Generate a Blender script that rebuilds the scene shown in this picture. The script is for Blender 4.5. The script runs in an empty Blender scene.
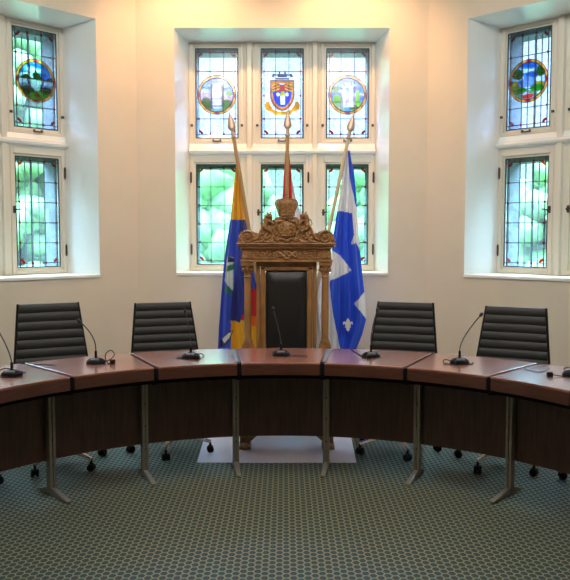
import bpy, bmesh, math, random
from mathutils import Vector, Matrix
random.seed(7)
PI=math.pi; sin=math.sin; cos=math.cos; R_=math.radians
COL=bpy.context.scene.collection
CAMX,CAMZ,PITCH,F=.026,1.515,.0702,758.5

def at(x,y,Y):
    """world point seen at photo position x,y standing at depth Y"""
    a=math.atan((290-y)/F)
    k=1/ (cos(PITCH)*1 + ((290-y)/F)*sin(PITCH))
    return Vector((CAMX+(x-285)/F*Y*k, Y, CAMZ+Y*math.tan(a-PITCH)))

# ------------------------------------------------------------ materials
M={}
def nm(name):
    m=bpy.data.materials.new(name); m.use_nodes=True
    n=m.node_tree.nodes; b=n['Principled BSDF']; M[name]=m
    return m,n,m.node_tree.links,b
def mat(name,col,rough=.5,metal=0,coat=0,noise=0,scale=20,bump=0,bscale=60,spec=.5,stretch=(1,1,1)):
    m,n,l,b=nm(name)
    b.inputs['Base Color'].default_value=(*col,1); b.inputs['Roughness'].default_value=rough
    b.inputs['Metallic'].default_value=metal; b.inputs['Coat Weight'].default_value=coat
    b.inputs['Coat Roughness'].default_value=.2
    b.inputs['Specular IOR Level'].default_value=spec
    if noise or bump:
        tc=n.new('ShaderNodeTexCoord'); mp=n.new('ShaderNodeMapping'); mp.inputs['Scale'].default_value=stretch
        l.new(tc.outputs['Object'],mp.inputs['Vector'])
    if noise:
        t=n.new('ShaderNodeTexNoise'); t.inputs['Scale'].default_value=scale; t.inputs['Detail'].default_value=5
        l.new(mp.outputs[0],t.inputs['Vector'])
        r=n.new('ShaderNodeValToRGB'); e=r.color_ramp.elements
        e[0].position=.3; e[1].position=.7
        e[0].color=(*[c*(1-noise) for c in col],1); e[1].color=(*[min(1,c*(1+noise)) for c in col],1)
        l.new(t.outputs['Fac'],r.inputs['Fac']); l.new(r.outputs[0],b.inputs['Base Color'])
    if bump:
        t2=n.new('ShaderNodeTexNoise'); t2.inputs['Scale'].default_value=bscale; t2.inputs['Detail'].default_value=4
        l.new(mp.outputs[0],t2.inputs['Vector'])
        bp=n.new('ShaderNodeBump'); bp.inputs['Strength'].default_value=bump; bp.inputs['Distance'].default_value=.01
        l.new(t2.outputs['Fac'],bp.inputs['Height']); l.new(bp.outputs[0],b.inputs['Normal'])
    return m
mat('plaster',(.70,.63,.52),.75,noise=.03,scale=2.5,bump=.05,bscale=30)
mat('ceiling_paint',(.75,.70,.62),.8,bump=.05)
mat('white_gloss',(.90,.90,.88),.22,coat=.3,noise=.02,scale=3)
mat('cream_paint',(.74,.71,.62),.35,coat=.15)
mat('stone',(.10,.12,.16),.8,noise=.15,scale=12,bump=.2)
mat('lead',(.035,.05,.075),.5,metal=.3)
mat('bronze',(.07,.055,.045),.4,metal=.6)
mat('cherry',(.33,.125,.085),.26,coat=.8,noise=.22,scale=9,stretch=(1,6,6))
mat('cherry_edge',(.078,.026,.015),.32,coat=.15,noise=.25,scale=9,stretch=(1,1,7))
mat('panel_wood',(.052,.020,.012),.42,noise=.4,scale=9,stretch=(5,5,.5),coat=.05)
mat('dark_rail',(.008,.007,.008),.8,spec=.1)
mat('wedge_grey',(.22,.24,.30),.25,coat=.2)
mat('post_metal',(.24,.215,.175),.4,metal=.4,noise=.1,scale=20)
mat('slot',(.03,.027,.022),.5)
mat('oak',(.29,.135,.043),.42,coat=.12,noise=.35,scale=14,bump=.25,bscale=70,stretch=(1,1,.35))
mat('oak_carved',(.31,.15,.05),.45,coat=.1,noise=.4,scale=40,bump=.9,bscale=65)
mat('leather',(.012,.012,.011),.42,bump=.25,bscale=90,spec=.45)
mat('chair_leather',(.011,.0105,.0095),.5,bump=.12,bscale=120,spec=.45)
mat('seam',(.006,.006,.006),.7)
mat('chrome',(.62,.62,.64),.18,metal=1)
mat('black_plastic',(.006,.006,.007),.6,spec=.2)
mat('grey_plastic',(.12,.12,.13),.4)
mat('mic_foam',(.03,.025,.028),.8)
mat('mic_stem',(.08,.08,.09),.3,metal=.7)
mat('brass',(.55,.36,.12),.35,metal=.8)
mat('pole_wood',(.42,.25,.10),.35,coat=.3,noise=.15,scale=10,stretch=(1,1,.1))
mat('pole_pale',(.60,.50,.36),.35,coat=.3)
mat('spear_metal',(.50,.37,.26),.35,metal=.35)
mat('white_cloth',(.80,.80,.80),.8)
mat('mat_vinyl',(.78,.74,.88),.3,noise=.03,scale=3,coat=.2)
mat('grass',(.05,.09,.03),.9,noise=.3,scale=3)
mat('leaves',(.075,.17,.055),.8,noise=.85,scale=1.1)
mat('leaves_pale',(.085,.18,.06),.8,noise=.85,scale=1.1)
mat('bark',(.12,.08,.05),.9)
mat('lamp_metal',(.5,.5,.5),.4,metal=.5)

def attr_mat(name,glass=True,rough=.7):
    m,n,l,b=nm(name)
    a=n.new('ShaderNodeAttribute'); a.attribute_name='Col'
    if not glass:
        l.new(a.outputs['Color'],b.inputs['Base Color']); b.inputs['Roughness'].default_value=rough
        b.inputs['Sheen Weight'].default_value=.15
        return m
    n.remove(b); out=n['Material Output']
    tc=n.new('ShaderNodeTexCoord'); t=n.new('ShaderNodeTexNoise'); t.inputs['Scale'].default_value=32; t.inputs['Detail'].default_value=4
    l.new(tc.outputs['Object'],t.inputs['Vector'])
    mr=n.new('ShaderNodeMapRange'); mr.inputs[1].default_value=.3; mr.inputs[2].default_value=.7; mr.inputs[3].default_value=.72; mr.inputs[4].default_value=1.08
    l.new(t.outputs['Fac'],mr.inputs[0])
    mx=n.new('ShaderNodeVectorMath'); mx.operation='SCALE'
    l.new(a.outputs['Color'],mx.inputs[0]); l.new(mr.outputs[0],mx.inputs['Scale'])
    tr=n.new('ShaderNodeBsdfTransparent'); tl=n.new('ShaderNodeBsdfTranslucent'); gl=n.new('ShaderNodeBsdfGlossy')
    gl.inputs['Roughness'].default_value=.15
    l.new(mx.outputs[0],tr.inputs['Color']); l.new(mx.outputs[0],tl.inputs['Color'])
    ms=n.new('ShaderNodeMixShader'); ms.inputs[0].default_value=GLASS_MILK
    l.new(tr.outputs[0],ms.inputs[1]); l.new(tl.outputs[0],ms.inputs[2])
    m2=n.new('ShaderNodeMixShader'); m2.inputs[0].default_value=.05
    l.new(ms.outputs[0],m2.inputs[1]); l.new(gl.outputs[0],m2.inputs[2])
    l.new(m2.outputs[0],out.inputs['Surface'])
    return m
GLASS_MILK=.06
attr_mat('stained_glass'); attr_mat('flag_cloth',False,.65)

def carpet():
    m,n,l,b=nm('carpet')
    tc=n.new('ShaderNodeTexCoord')
    def vm(op,a,bv=None):
        v=n.new('ShaderNodeVectorMath'); v.operation=op
        l.new(a,v.inputs[0])
        if bv is not None:
            if isinstance(bv,tuple): v.inputs[1].default_value=bv
            else: l.new(bv,v.inputs[1])
        return v
    r3=math.sqrt(3)
    p=vm('MULTIPLY',tc.outputs['Object'],(1/.0375,1/.0455,0)).outputs[0]
    p=vm('ADD',p,(400*r3,400,0)).outputs[0]
    a=vm('SUBTRACT',vm('MODULO',p,(r3,1,1)).outputs[0],(r3/2,.5,0)).outputs[0]
    q=vm('SUBTRACT',p,(r3/2,.5,0)).outputs[0]
    c=vm('SUBTRACT',vm('MODULO',q,(r3,1,1)).outputs[0],(r3/2,.5,0)).outputs[0]
    def hd(v):
        ab=vm('ABSOLUTE',v).outputs[0]
        d=vm('DOT_PRODUCT',ab,(r3/2,.5,0)).outputs['Value']
        s=n.new('ShaderNodeSeparateXYZ'); l.new(ab,s.inputs[0])
        x=n.new('ShaderNodeMath'); x.operation='MAXIMUM'; l.new(d,x.inputs[0]); l.new(s.outputs[1],x.inputs[1]); return x.outputs[0]
    mn=n.new('ShaderNodeMath'); mn.operation='MINIMUM'; l.new(hd(a),mn.inputs[0]); l.new(hd(c),mn.inputs[1])
    r=n.new('ShaderNodeValToRGB'); e=r.color_ramp.elements
    e[0].position=.36; e[0].color=(.011,.038,.036,1); e[1].position=.47; e[1].color=(.235,.215,.14,1)
    l.new(mn.outputs[0],r.inputs[0])
    t=n.new('ShaderNodeTexNoise'); t.inputs['Scale'].default_value=4; t.inputs['Detail'].default_value=6
    l.new(tc.outputs['Object'],t.inputs['Vector'])
    mx=n.new('ShaderNodeMix'); mx.data_type='RGBA'; mx.blend_type='MULTIPLY'; mx.inputs[0].default_value=.35
    l.new(r.outputs[0],mx.inputs[6]); l.new(t.outputs['Color'],mx.inputs[7]); 
    l.new(r.outputs[0],b.inputs['Base Color'])
    bp=n.new('ShaderNodeBump'); bp.inputs['Strength'].default_value=.4; bp.inputs['Distance'].default_value=.004
    l.new(mn.outputs[0],bp.inputs['Height']); l.new(bp.outputs[0],b.inputs['Normal'])
    b.inputs['Roughness'].default_value=.75
carpet()

# ------------------------------------------------------------ mesh helpers
def box(bm,c,s,rot=None):
    r=bmesh.ops.create_cube(bm,size=1)['verts']
    mt=Matrix.Translation(Vector(c))@(rot.to_4x4() if rot else Matrix())@Matrix.Diagonal((*s,1))
    bmesh.ops.transform(bm,matrix=mt,verts=r); return r
def bx(bm,x0,x1,y0,y1,z0,z1): return box(bm,((x0+x1)/2,(y0+y1)/2,(z0+z1)/2),(x1-x0,y1-y0,z1-z0))
def ball(bm,c,s,seg=12):
    r=bmesh.ops.create_uvsphere(bm,u_segments=seg,v_segments=max(6,seg//2+2),radius=1)['verts']
    if not hasattr(s,'__len__'): s=(s,s,s)
    bmesh.ops.transform(bm,matrix=Matrix.Translation(Vector(c))@Matrix.Diagonal((*s,1)),verts=r)
def lathe(bm,prof,c=(0,0,0),seg=20,sx=1,sy=1):
    rings=[]
    for r,z in prof:
        rings.append([bm.verts.new((c[0]+r*sx*cos(2*PI*i/seg),c[1]+r*sy*sin(2*PI*i/seg),c[2]+z)) for i in range(seg)])
    for a,b in zip(rings,rings[1:]):
        for i in range(seg): bm.faces.new((a[i],a[(i+1)%seg],b[(i+1)%seg],b[i]))
    bm.faces.new(rings[0][::-1]); bm.faces.new(rings[-1])
def tube(bm,pts,r,seg=8,closed=False):
    pts=[Vector(p) for p in pts]; n=len(pts)
    rr=r if hasattr(r,'__len__') else [r]*n
    rings=[]; up=Vector((0,0,1))
    for i,p in enumerate(pts):
        if closed: t=pts[(i+1)%n]-pts[i-1]
        else: t=pts[min(i+1,n-1)]-pts[max(i-1,0)]
        t=t.normalized() if t.length>1e-9 else Vector((0,0,1))
        s=t.cross(up)
        if s.length<.15: s=t.cross(Vector((0,1,0)))
        s.normalize(); u=s.cross(t).normalized()
        if i and not closed or (closed and i):
            if u.dot(lastu)<0 and abs(u.dot(lastu))>.5: u=-u; s=-s
        lastu=u
        rings.append([bm.verts.new(p+(s*cos(2*PI*k/seg)+u*sin(2*PI*k/seg))*rr[i]) for k in range(seg)])
    m=n if closed else n-1
    for i in range(m):
        a,b=rings[i],rings[(i+1)%n]
        for k in range(seg):
            try: bm.faces.new((a[k],a[(k+1)%seg],b[(k+1)%seg],b[k]))
            except ValueError: pass
    if not closed: bm.faces.new(rings[0][::-1]); bm.faces.new(rings[-1])
def prism(bm,poly,axis,a,b):
    """poly of 2d points, extruded along axis ('x','y','z') from a to b"""
    def P(p,t):
        return {'y':(p[0],t,p[1]),'z':(p[0],p[1],t),'x':(t,p[0],p[1])}[axis]
    A=[bm.verts.new(P(p,a)) for p in poly]; B=[bm.verts.new(P(p,b)) for p in poly]
    n=len(poly)
    for i in range(n): bm.faces.new((A[i],A[(i+1)%n],B[(i+1)%n],B[i]))
    bm.faces.new(A[::-1]); bm.faces.new(B)
def NB(): return bmesh.new()
def obj(name,bm,m,parent=None,smooth=False,bevel=0,kind=None,label=None,bseg=2,loc=None,rot=None):
    bmesh.ops.recalc_face_normals(bm,faces=bm.faces)
    me=bpy.data.meshes.new(name); bm.to_mesh(me); bm.free()
    if m: me.materials.append(M[m])
    if smooth:
        for p in me.polygons: p.use_smooth=True
        if smooth!='all':
            try: me.set_sharp_from_angle(angle=R_(40))
            except Exception: pass
    o=bpy.data.objects.new(name,me); COL.objects.link(o)
    if parent: o.parent=parent
    if loc: o.location=loc
    if rot: o.rotation_euler=rot
    if bevel:
        md=o.modifiers.new('bevel','BEVEL'); md.width=bevel; md.segments=bseg; md.limit_method='ANGLE'; md.angle_limit=R_(40)
    if kind: o['kind']=kind
    if label: o['label']=label
    return o
def thing(name,label=None,cat=None,loc=(0,0,0),rz=0,group=None,kind=None,parent=None):
    o=bpy.data.objects.new(name,None); COL.objects.link(o); o.location=loc; o.rotation_euler=(0,0,rz)
    o.empty_display_size=.1
    tag(o,label,cat,group,kind)
    if parent: o.parent=parent
    return o
def tag(o,label=None,cat=None,group=None,kind=None):
    if label: o['label']=label
    if cat: o['category']=cat
    if group: o['group']=group
    if kind: o['kind']=kind
    return o
def copy_tree(o,parent=None):
    c=o.copy(); COL.objects.link(c)
    if parent: c.parent=parent
    for ch in list(o.children): copy_tree(ch,c)
    return c
def setcol(o,fn):
    me=o.data; ca=me.color_attributes.new('Col','FLOAT_COLOR','POINT')
    for i,v in enumerate(me.vertices):
        ca.data[i].color=(*fn(v.co),1)
def srgb(r,g,b):
    f=lambda c:((c/255+.055)/1.055)**2.4 if c>10 else c/255/12.92
    return (f(r),f(g),f(b))

# ------------------------------------------------------------ room shell
YF=6.8365; CX=1.2926; D=.4635; OW=.9536; FW=.876; ZT=3.353; ZB=1.189; SC=1.353
H=3.95; SQ=math.sqrt(.5)
ex=CX+2*SC*SQ; ey=YF-2*SC*SQ          # end of the angled walls
b=NB(); bx(b,-ex-.1,ex+.1,-3.6,YF+.05,-.12,0); obj('floor',b,'carpet',kind='structure')
b=NB(); bx(b,-ex-.6,ex+.6,-3.7,YF+.6,H,H+.12); obj('ceiling',b,'ceiling_paint',kind='structure')
def wall_with_opening(name,half,mitreL,mitreR,loc,rz):
    t=D; m=t*math.tan(PI/8)
    b=NB()
    def pr(a,c,z0,z1,ma,mc):
        prism(b,[(a,0),(c,0),(c+mc,t),(a-ma,t)],'z',z0,z1)
    hl=half; 
    pr(-hl,-OW,0,H,m if mitreL else .0,0); pr(OW,hl,0,H,0,m if mitreR else .0)
    pr(-OW,OW,0,ZB,0,0); pr(-OW,OW,ZT,H,0,0)
    obj(name,b,'plaster',kind='structure',loc=loc,rot=(0,0,rz))
wc=(0,YF,0); wr=(CX+SC*SQ,YF-SC*SQ,0); wl=(-wr[0],wr[1],0)
wall_with_opening('wall_center',CX,1,1,wc,0)
wall_with_opening('wall_right',SC,1,1,wr,-PI/4)
wall_with_opening('wall_left',SC,1,1,wl,PI/4)
b=NB(); bx(b,ex,ex+.2,-3.6,ey,0,H); obj('wall_far_right',b,'plaster',kind='structure')
b=NB(); bx(b,-ex-.2,-ex,-3.6,ey,0,H); obj('wall_far_left',b,'plaster',kind='structure')
b=NB(); bx(b,-ex-.2,ex+.2,-3.8,-3.6,0,H); obj('wall_rear',b,'plaster',kind='structure')
for nmn,hf,lc,rz in (('baseboard_center',CX,wc,0),('baseboard_right',SC,wr,-PI/4),('baseboard_left',SC,wl,PI/4)):
    b=NB(); bx(b,-hf+.012,hf-.012,-.02,0,.0,.14); obj(nmn,b,'cream_paint',kind='structure',loc=lc,rot=(0,0,rz),bevel=.004)

# ------------------------------------------------------------ stained glass art
PIT=.6162; GH=.19925; Z1,Z2,Z3,Z4=3.276,2.447,2.197,1.252
SKY=srgb(120,185,235); WHT=srgb(250,248,255)
def inpoly(x,y,P):
    c=False; n=len(P)
    for i in range(n):
        x1,y1=P[i]; x2,y2=P[i-1]
        if (y1>y)!=(y2>y) and x<(x2-x1)*(y-y1)/(y2-y1)+x1: c=not c
    return c
def art(kind):
    rnd=random.Random(kind)
    def near(x,y,cx,cy,rx,ry): return ((x-cx)/rx)**2+((y-cy)/ry)**2<1
    def clouds(x,y):
        v=sin(x*5+kind)+sin(x*3.1-y*9)+sin(y*14+x*2)
        return srgb(235,245,255) if v>.6 else srgb(110,180,235) if v>-.7 else srgb(60,140,215)
    def f(x,y):
        if kind==0:   # white tower between bushes
            if abs(x)<.26 and -.75<y<.45: return srgb(250,240,250) if (int((y+2)*7)%3) else srgb(205,195,225)
            if abs(abs(x)-.3)<.06 and -.7<y<.6: return srgb(60,80,120)
            if near(x,y,-.62,-.45,.28,.33) or near(x,y,.6,-.5,.3,.25) or near(x,y,-.35,-.62,.25,.2): return srgb(60,140,50)
            if near(x,y,.72,.12,.2,.15) or near(x,y,.45,-.72,.25,.15): return srgb(120,180,60)
            if y<.15 and y>-.55: return srgb(225,195,215)
            if y<-.55: return srgb(170,195,190)
            return clouds(x,y)
        if kind==2:   # twin spires with trees
            if (near(x,y,-.62,-.25,.24,.28)): return srgb(130,200,40)
            if abs(x-.58)<.11*(1-(y+.0)*.9) and -.6<y<.25: return srgb(150,200,50)
            if y>.1 and y<.4 and abs(x-.55)<.12*(.4-y)*3: return srgb(30,110,70)
            if near(x,y,-.7,.3,.2,.2): return srgb(80,160,60)
            if abs(abs(x)-.2)<.1 and -.7<y<.5: return srgb(245,240,250)
            if abs(abs(x)-.2)<.1*(1-(y-.5)*2.2) and .5<=y<.92: return srgb(90,110,170)
            if abs(x)<.42 and -.7<y<.12: return srgb(215,190,205) if y>-.4 else srgb(235,215,220)
            if near(x,y,.35,-.7,.3,.15): return srgb(70,140,60)
            if abs(x)<.18 and y<-.6: return srgb(120,180,220)
            if y<-.35: return srgb(205,215,180)
            return clouds(x,y)
        if kind==3:   # falls in a valley
            if near(x,y,.05,.28,.2,.18) or (y>.05 and y<.22+.08*sin(9*x) ): return srgb(50,95,35)
            if near(x,y,0,.5,.05,.2): return srgb(90,90,70)
            if y>.1: return clouds(x,y)
            if near(x,y,-.5,-.5,.4,.2) or near(x,y,.6,-.45,.35,.2): return srgb(50,90,30)
            if near(x,y,.1,-.75,.18,.1): return srgb(175,90,60)
            if y<-.5: return srgb(80,160,50) if sin(x*11+y*7)>-.2 else srgb(120,190,80)
            if abs(abs(x)-.35-.5*(y+.2))<.04: return srgb(90,110,130)
            if abs(x)<.25 or y>-.15: return srgb(215,225,240)
            return srgb(170,185,210)
        if kind==4:   # mountain and lake with bright trees
            if near(x,y,-.6,.4,.33,.28) or near(x,y,.7,.45,.25,.3): return srgb(50,130,50)
            if near(x,y,-.75,-.2,.22,.3): return srgb(190,180,40)
            if near(x,y,-.45,-.45,.35,.18) or near(x,y,.5,-.4,.4,.2): return srgb(50,170,50)
            if near(x,y,.65,-.22,.25,.14): return srgb(215,190,60)
            if near(x,y,0,-.78,.35,.12): return srgb(230,90,90)
            if abs(x)*.8+y<.33 and y>-.3: return srgb(150,180,215)
            if y<-.3: return srgb(225,230,240) if sin(x*7+y*15)>-.3 else srgb(150,190,160)
            return clouds(x,y)
        if kind==5:   # lake shore
            if y<-.35: return srgb(60,140,60)
            if y<.1: return srgb(130,180,220)
            if y<.3: return srgb(70,120,60)
            return clouds(x,y)
    return f
def shield_col(x,y):
    # x,y in metres from shield centre; half width .113, top .13, bottom -.15
    e=1-max(abs(x)/.113,0)
    def outl(s):
        if y>.13*s: return False
        if y>0: return abs(x)<.113*s
        return abs(x)<.113*s*math.sqrt(max(0,1-(y/(-.15*s))**1.7))
    if not outl(.86): return srgb(215,95,45)
    if not outl(.78): return srgb(240,150,50)
    if y>.03:
        if x*x/.0011+(y-.115)**2/.0006<1: return srgb(190,235,235)
        if abs(x)>.025 and sin((y+abs(x)*.35)*230)>.2 and y<.10: return srgb(235,190,60)
        return srgb(205,35,40)
    for sx in (-.04,.045):
        if (x-sx)**2+(y+.0)**2<.017**2: return srgb(245,225,190)
    if abs(x-.003)<.022 and y<-.015 and y>-.095: return srgb(245,240,250)
    if abs(x-.003)<.03-abs(y)*.6 and y>=-.015: return srgb(190,170,60)
    return srgb(45,60,195)
def glass_grid(x0,x1,z0,z1,nx,nz,fn,keep=None,y=0):
    b=NB(); V={}
    for i in range(nx+1):
        for j in range(nz+1):
            V[i,j]=b.verts.new((x0+(x1-x0)*i/nx,y,z0+(z1-z0)*j/nz))
    for i in range(nx):
        for j in range(nz):
            cx=x0+(x1-x0)*(i+.5)/nx; cz=z0+(z1-z0)*(j+.5)/nz
            if keep is None or keep(cx,cz): b.faces.new((V[i,j],V[i+1,j],V[i+1,j+1],V[i,j+1]))
    for v in [v for v in b.verts if not v.link_faces]: b.verts.remove(v)
    return b
def disc_bm(r,n=36,m=20,y=0,c=(0,0)):
    b=NB(); cen=b.verts.new((c[0],y,c[1])); rings=[]
    for j in range(1,m+1):
        rings.append([b.verts.new((c[0]+r*j/m*cos(2*PI*i/n),y,c[1]+r*j/m*sin(2*PI*i/n))) for i in range(n)])
    for i in range(n): b.faces.new((cen,rings[0][i],rings[0][(i+1)%n]))
    for a,c2 in zip(rings,rings[1:]):
        for i in range(n): b.faces.new((a[i],c2[i],c2[(i+1)%n],a[(i+1)%n]))
    return b
RED=srgb(255,70,120); ORG=srgb(250,110,70)
def casement(root,col,upper,artkind,cool,hw,cm):
    """one light of the window: u centre col*PIT; y axis points outwards"""
    u=col*PIT; zt,zb=(Z1,Z2) if upper else (Z3,Z4)
    if upper: o0,o1,oz0,oz1=.25,.25,2.392,3.318
    else: o0,o1,oz0,oz1=.25,.25,1.192,2.272
    y0,y1=D-.055,D+.0
    zc=(zt+zb)/2; P=(u,0,zc)
    b=NB()
    def fr(hx,z0,z1,ix,iz0,iz1,ya,yb):
        bx(b,-hx,-ix,ya,yb,z0,z1); bx(b,ix,hx,ya,yb,z0,z1); bx(b,-ix,ix,ya,yb,iz1,z1); bx(b,-ix,ix,ya,yb,z0,iz0)
    g=.022
    fr(.25,oz0-zc,oz1-zc,GH+g,zb-zc-g,zt-zc+g,y0,y1)
    fr(GH+g,zb-zc-g,zt-zc+g,GH,zb-zc,zt-zc,y0+.018,y1)
    cs=obj('casement',b,'cream_paint',root,bevel=.004,loc=P)
    yg=D-.03
    # glass
    hz=(zt-zb)/2
    if upper: base=(lambda co:(.74,.86,1.0)) if cool else (lambda co:(.84,.96,1.0))
    else: base=(lambda co:(.58,.88,.63)) if not cm else (lambda co:(.74,.96,.82))
    B=.022   # border width
    def gc(co):
        v=base(co); w=.9+.1*sin(math.floor((co.x+1)/.11)*3.1+math.floor((co.z+1)/.17)*2.3)
        return tuple(c*w for c in v)
    o=obj('glass_pane',glass_grid(-GH,GH,-hz,hz,24,48,gc,y=yg),'stained_glass',cs); setcol(o,gc)
    # leading
    xb=GH-.028-(0); zb_=hz-.035
    rows=[-.235,.205] if upper else [zb_-2*zb_*k/5 for k in range(1,5)]
    vx=[-.063,.063]
    b=NB(); w=.0026
    for x in vx+[-xb,xb]: bx(b,x-w,x+w,yg-.006,yg+.006,-hz,hz)
    for z in rows+[-zb_,zb_]: bx(b,-GH,GH,yg-.006,yg+.006,z-w,z+w)
    # frame strip of lead round the glass
    for sx in (-1,1): bx(b,sx*GH-.005,sx*GH+.005,yg-.007,yg+.007,-hz,hz)
    for sz in (-1,1): bx(b,-GH,GH,yg-.007,yg+.007,sz*hz-.005,sz*hz+.005)
    obj('leading',b,'lead',cs)
    # dark bars standing in for the leading's shadow and reflection in outer glass
    b=NB()
    for x in (vx+[0] if abs(root.rotation_euler.z)>.1 else []): bx(b,x-.004,x+.004,yg+.10,yg+.108,-hz-.02,hz+.02)
    if b.verts: obj('shadow_reflection_bars',b,'lead',cs)
    # coloured jewels
    b=NB(); pts=[(x,s*zb_) for x in vx for s in (-1,1)]
    pts+=[(s*xb,z) for z in rows+([-.02] if upper else []) for s in (-1,1)]
    for x,z in pts: bx(b,x-.009,x+.009,yg-.009,yg-.006,z-.010,z+.010)
    o=obj('red_jewels',b,'stained_glass',cs); setcol(o,lambda co:RED)
    b=NB()
    for sx in (-1,1):
        for sz in (-1,1):
            cx,cz=sx*(xb),sz*(zb_); pl=[]
            for k in range(7):
                a=k/6*PI/2; pl.append((cx-sx*.040*cos(a),cz-sz*.040*sin(a)))
            for k in range(6,-1,-1):
                a=k/6*PI/2; pl.append((cx-sx*.018*cos(a),cz-sz*.018*sin(a)))
            prism(b,pl,'y',yg-.009,yg-.006)
    o=obj('corner_pieces',b,'stained_glass',cs); cc=srgb(215,60,90) if upper else ORG; setcol(o,lambda co:cc)
    if artkind is not None and artkind!=1:
        r=.163; f=art(artkind); mc=(0,-.015)
        o=obj('medallion',disc_bm(r,72,40,yg-.012,mc),'stained_glass',cs)
        setcol(o,lambda co:tuple(c**1.6*.9 for c in f((co.x-mc[0])/r,(co.z-mc[1])/r)))
        b=NB(); n=72
        q=[[b.verts.new((mc[0]+rr*cos(2*PI*i/n),yg-.016,mc[1]+rr*sin(2*PI*i/n))) for i in range(n)] for rr in (.157,.181)]
        for i in range(n): b.faces.new((q[0][i],q[0][(i+1)%n],q[1][(i+1)%n],q[1][i]))
        o=obj('medallion_ring',b,'stained_glass',cs)
        def rc(co):
            a=math.degrees(math.atan2(co.z-mc[1],co.x))%90
            return srgb(205,40,60) if (a<9 or a>81) else srgb(250,165,60) if (a%30)<18 else srgb(225,120,45)
        setcol(o,rc)
        b=NB()
        for rr in (.156,.182): tube(b,[(mc[0]+rr*cos(2*PI*i/48),yg-.017,mc[1]+rr*sin(2*PI*i/48)) for i in range(48)],.0025,6,closed=True)
        for x in (-.05,.06): bx(b,x-.0015,x+.0015,yg-.0165,yg-.012,-.14,.115)
        for z in (-.08,.05): bx(b,-.14,.14,yg-.0165,yg-.012,z-.0015,z+.0015)
        obj('medallion_leading',b,'lead',cs)
    if artkind==1:
        cz0=-.01
        def keep(x,z):
            y=z-cz0
            if y>.13: return False
            if y>0: return abs(x)<.113
            return abs(x)<.113*math.sqrt(max(0,1-(y/-.15)**1.7))
        bb=glass_grid(-.116,.116,-.17,.13,58,75,None,keep,yg-.012)
        o=obj('heraldic_shield',bb,'stained_glass',cs); setcol(o,lambda co:shield_col(co.x,co.z-cz0))
        b=NB(); ol=[(-.113,.12),(.113,.12)]
        for k in range(0,13):
            a=k/12*PI; ol.append((.113*cos(a),cz0-.15*abs(sin(a))**1.1))
        tube(b,[(x,yg-.014,z) for x,z in ol],.003,6,closed=True); obj('shield_leading',b,'lead',cs)
        # mural crown above the shield
        b=NB()
        prism(b,[(-.105,.155),(-.075,.15),(-.075,.165),(-.045,.165),(-.045,.15),(.045,.15),(.045,.165),(.075,.165),(.075,.15),(.105,.155),(.085,.185),(.06,.175),(.035,.18),(.035,.2),(.018,.2),(.018,.18),(-.018,.18),(-.018,.2),(-.035,.2),(-.035,.18),(-.06,.175),(-.085,.185)],'y',yg-.013,yg-.010)
        bx(b,-.06,.06,yg-.013,yg-.010,.128,.142)
        o=obj('crest_crown',b,'stained_glass',cs); setcol(o,lambda co:srgb(90,140,190) if sin(co.x*150)>0 else srgb(40,60,110))
        b=NB()
        rb=[(-.165,-.105),(-.15,-.075),(-.125,-.08),(-.11,-.115),(-.085,-.15),(-.04,-.168),(.04,-.168),(.085,-.15),(.11,-.115),(.125,-.08),(.15,-.075),(.165,-.105),(.16,-.15),(.13,-.165),(.1,-.17),(.075,-.2),(-.075,-.2),(-.1,-.17),(-.13,-.165),(-.16,-.15)]
        prism(b,rb,'y',yg-.0145,yg-.011)
        o=obj('motto_ribbon',b,'stained_glass',cs); setcol(o,lambda co:srgb(255,225,90) if abs(co.x)<.085 else srgb(255,195,60))
    # ironmongery
    if hw:
        b=NB()
        if upper:
            for s in (-1,1):
                zz=-.30
                box(b,(s*.236,y0-.006,zz),(.022,.014,.020)); ball(b,(s*.236,y0-.016,zz),.008,8)
            obj('side_catch',b,'bronze',cs,smooth=True)
            b=NB(); zz=-.44
            for s in (-1,1): box(b,(s*.034,y0-.008,zz),(.012,.018,.022))
            tube(b,[(-.042,y0-.016,zz-.004),(0,y0-.02,zz-.008),(.042,y0-.016,zz-.004)],.0065)
            obj('pull_handle',b,'bronze',cs,smooth=True)
        else:
            hs,ls=hw
            for zz in (.35,-.33):
                b=NB(); tube(b,[(hs*.247,y0-.006,zz-.04),(hs*.247,y0-.006,zz+.04)],.009,10); ball(b,(hs*.247,y0-.006,zz+.045),.008,8); ball(b,(hs*.247,y0-.006,zz-.045),.008,8)
                obj('hinge',b,'bronze',cs,smooth=True)
            b=NB(); box(b,(ls*.226,y0-.004,.02),(.022,.010,.06)); ball(b,(ls*.226,y0-.016,.02),.016,10)
            tube(b,[(ls*.226,y0-.02,.02),(ls*.19,y0-.024,.022),(ls*.165,y0-.022,.026)],[.008,.007,.005],8)
            obj('latch_handle',b,'bronze',cs,smooth=True)
    return cs
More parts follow.
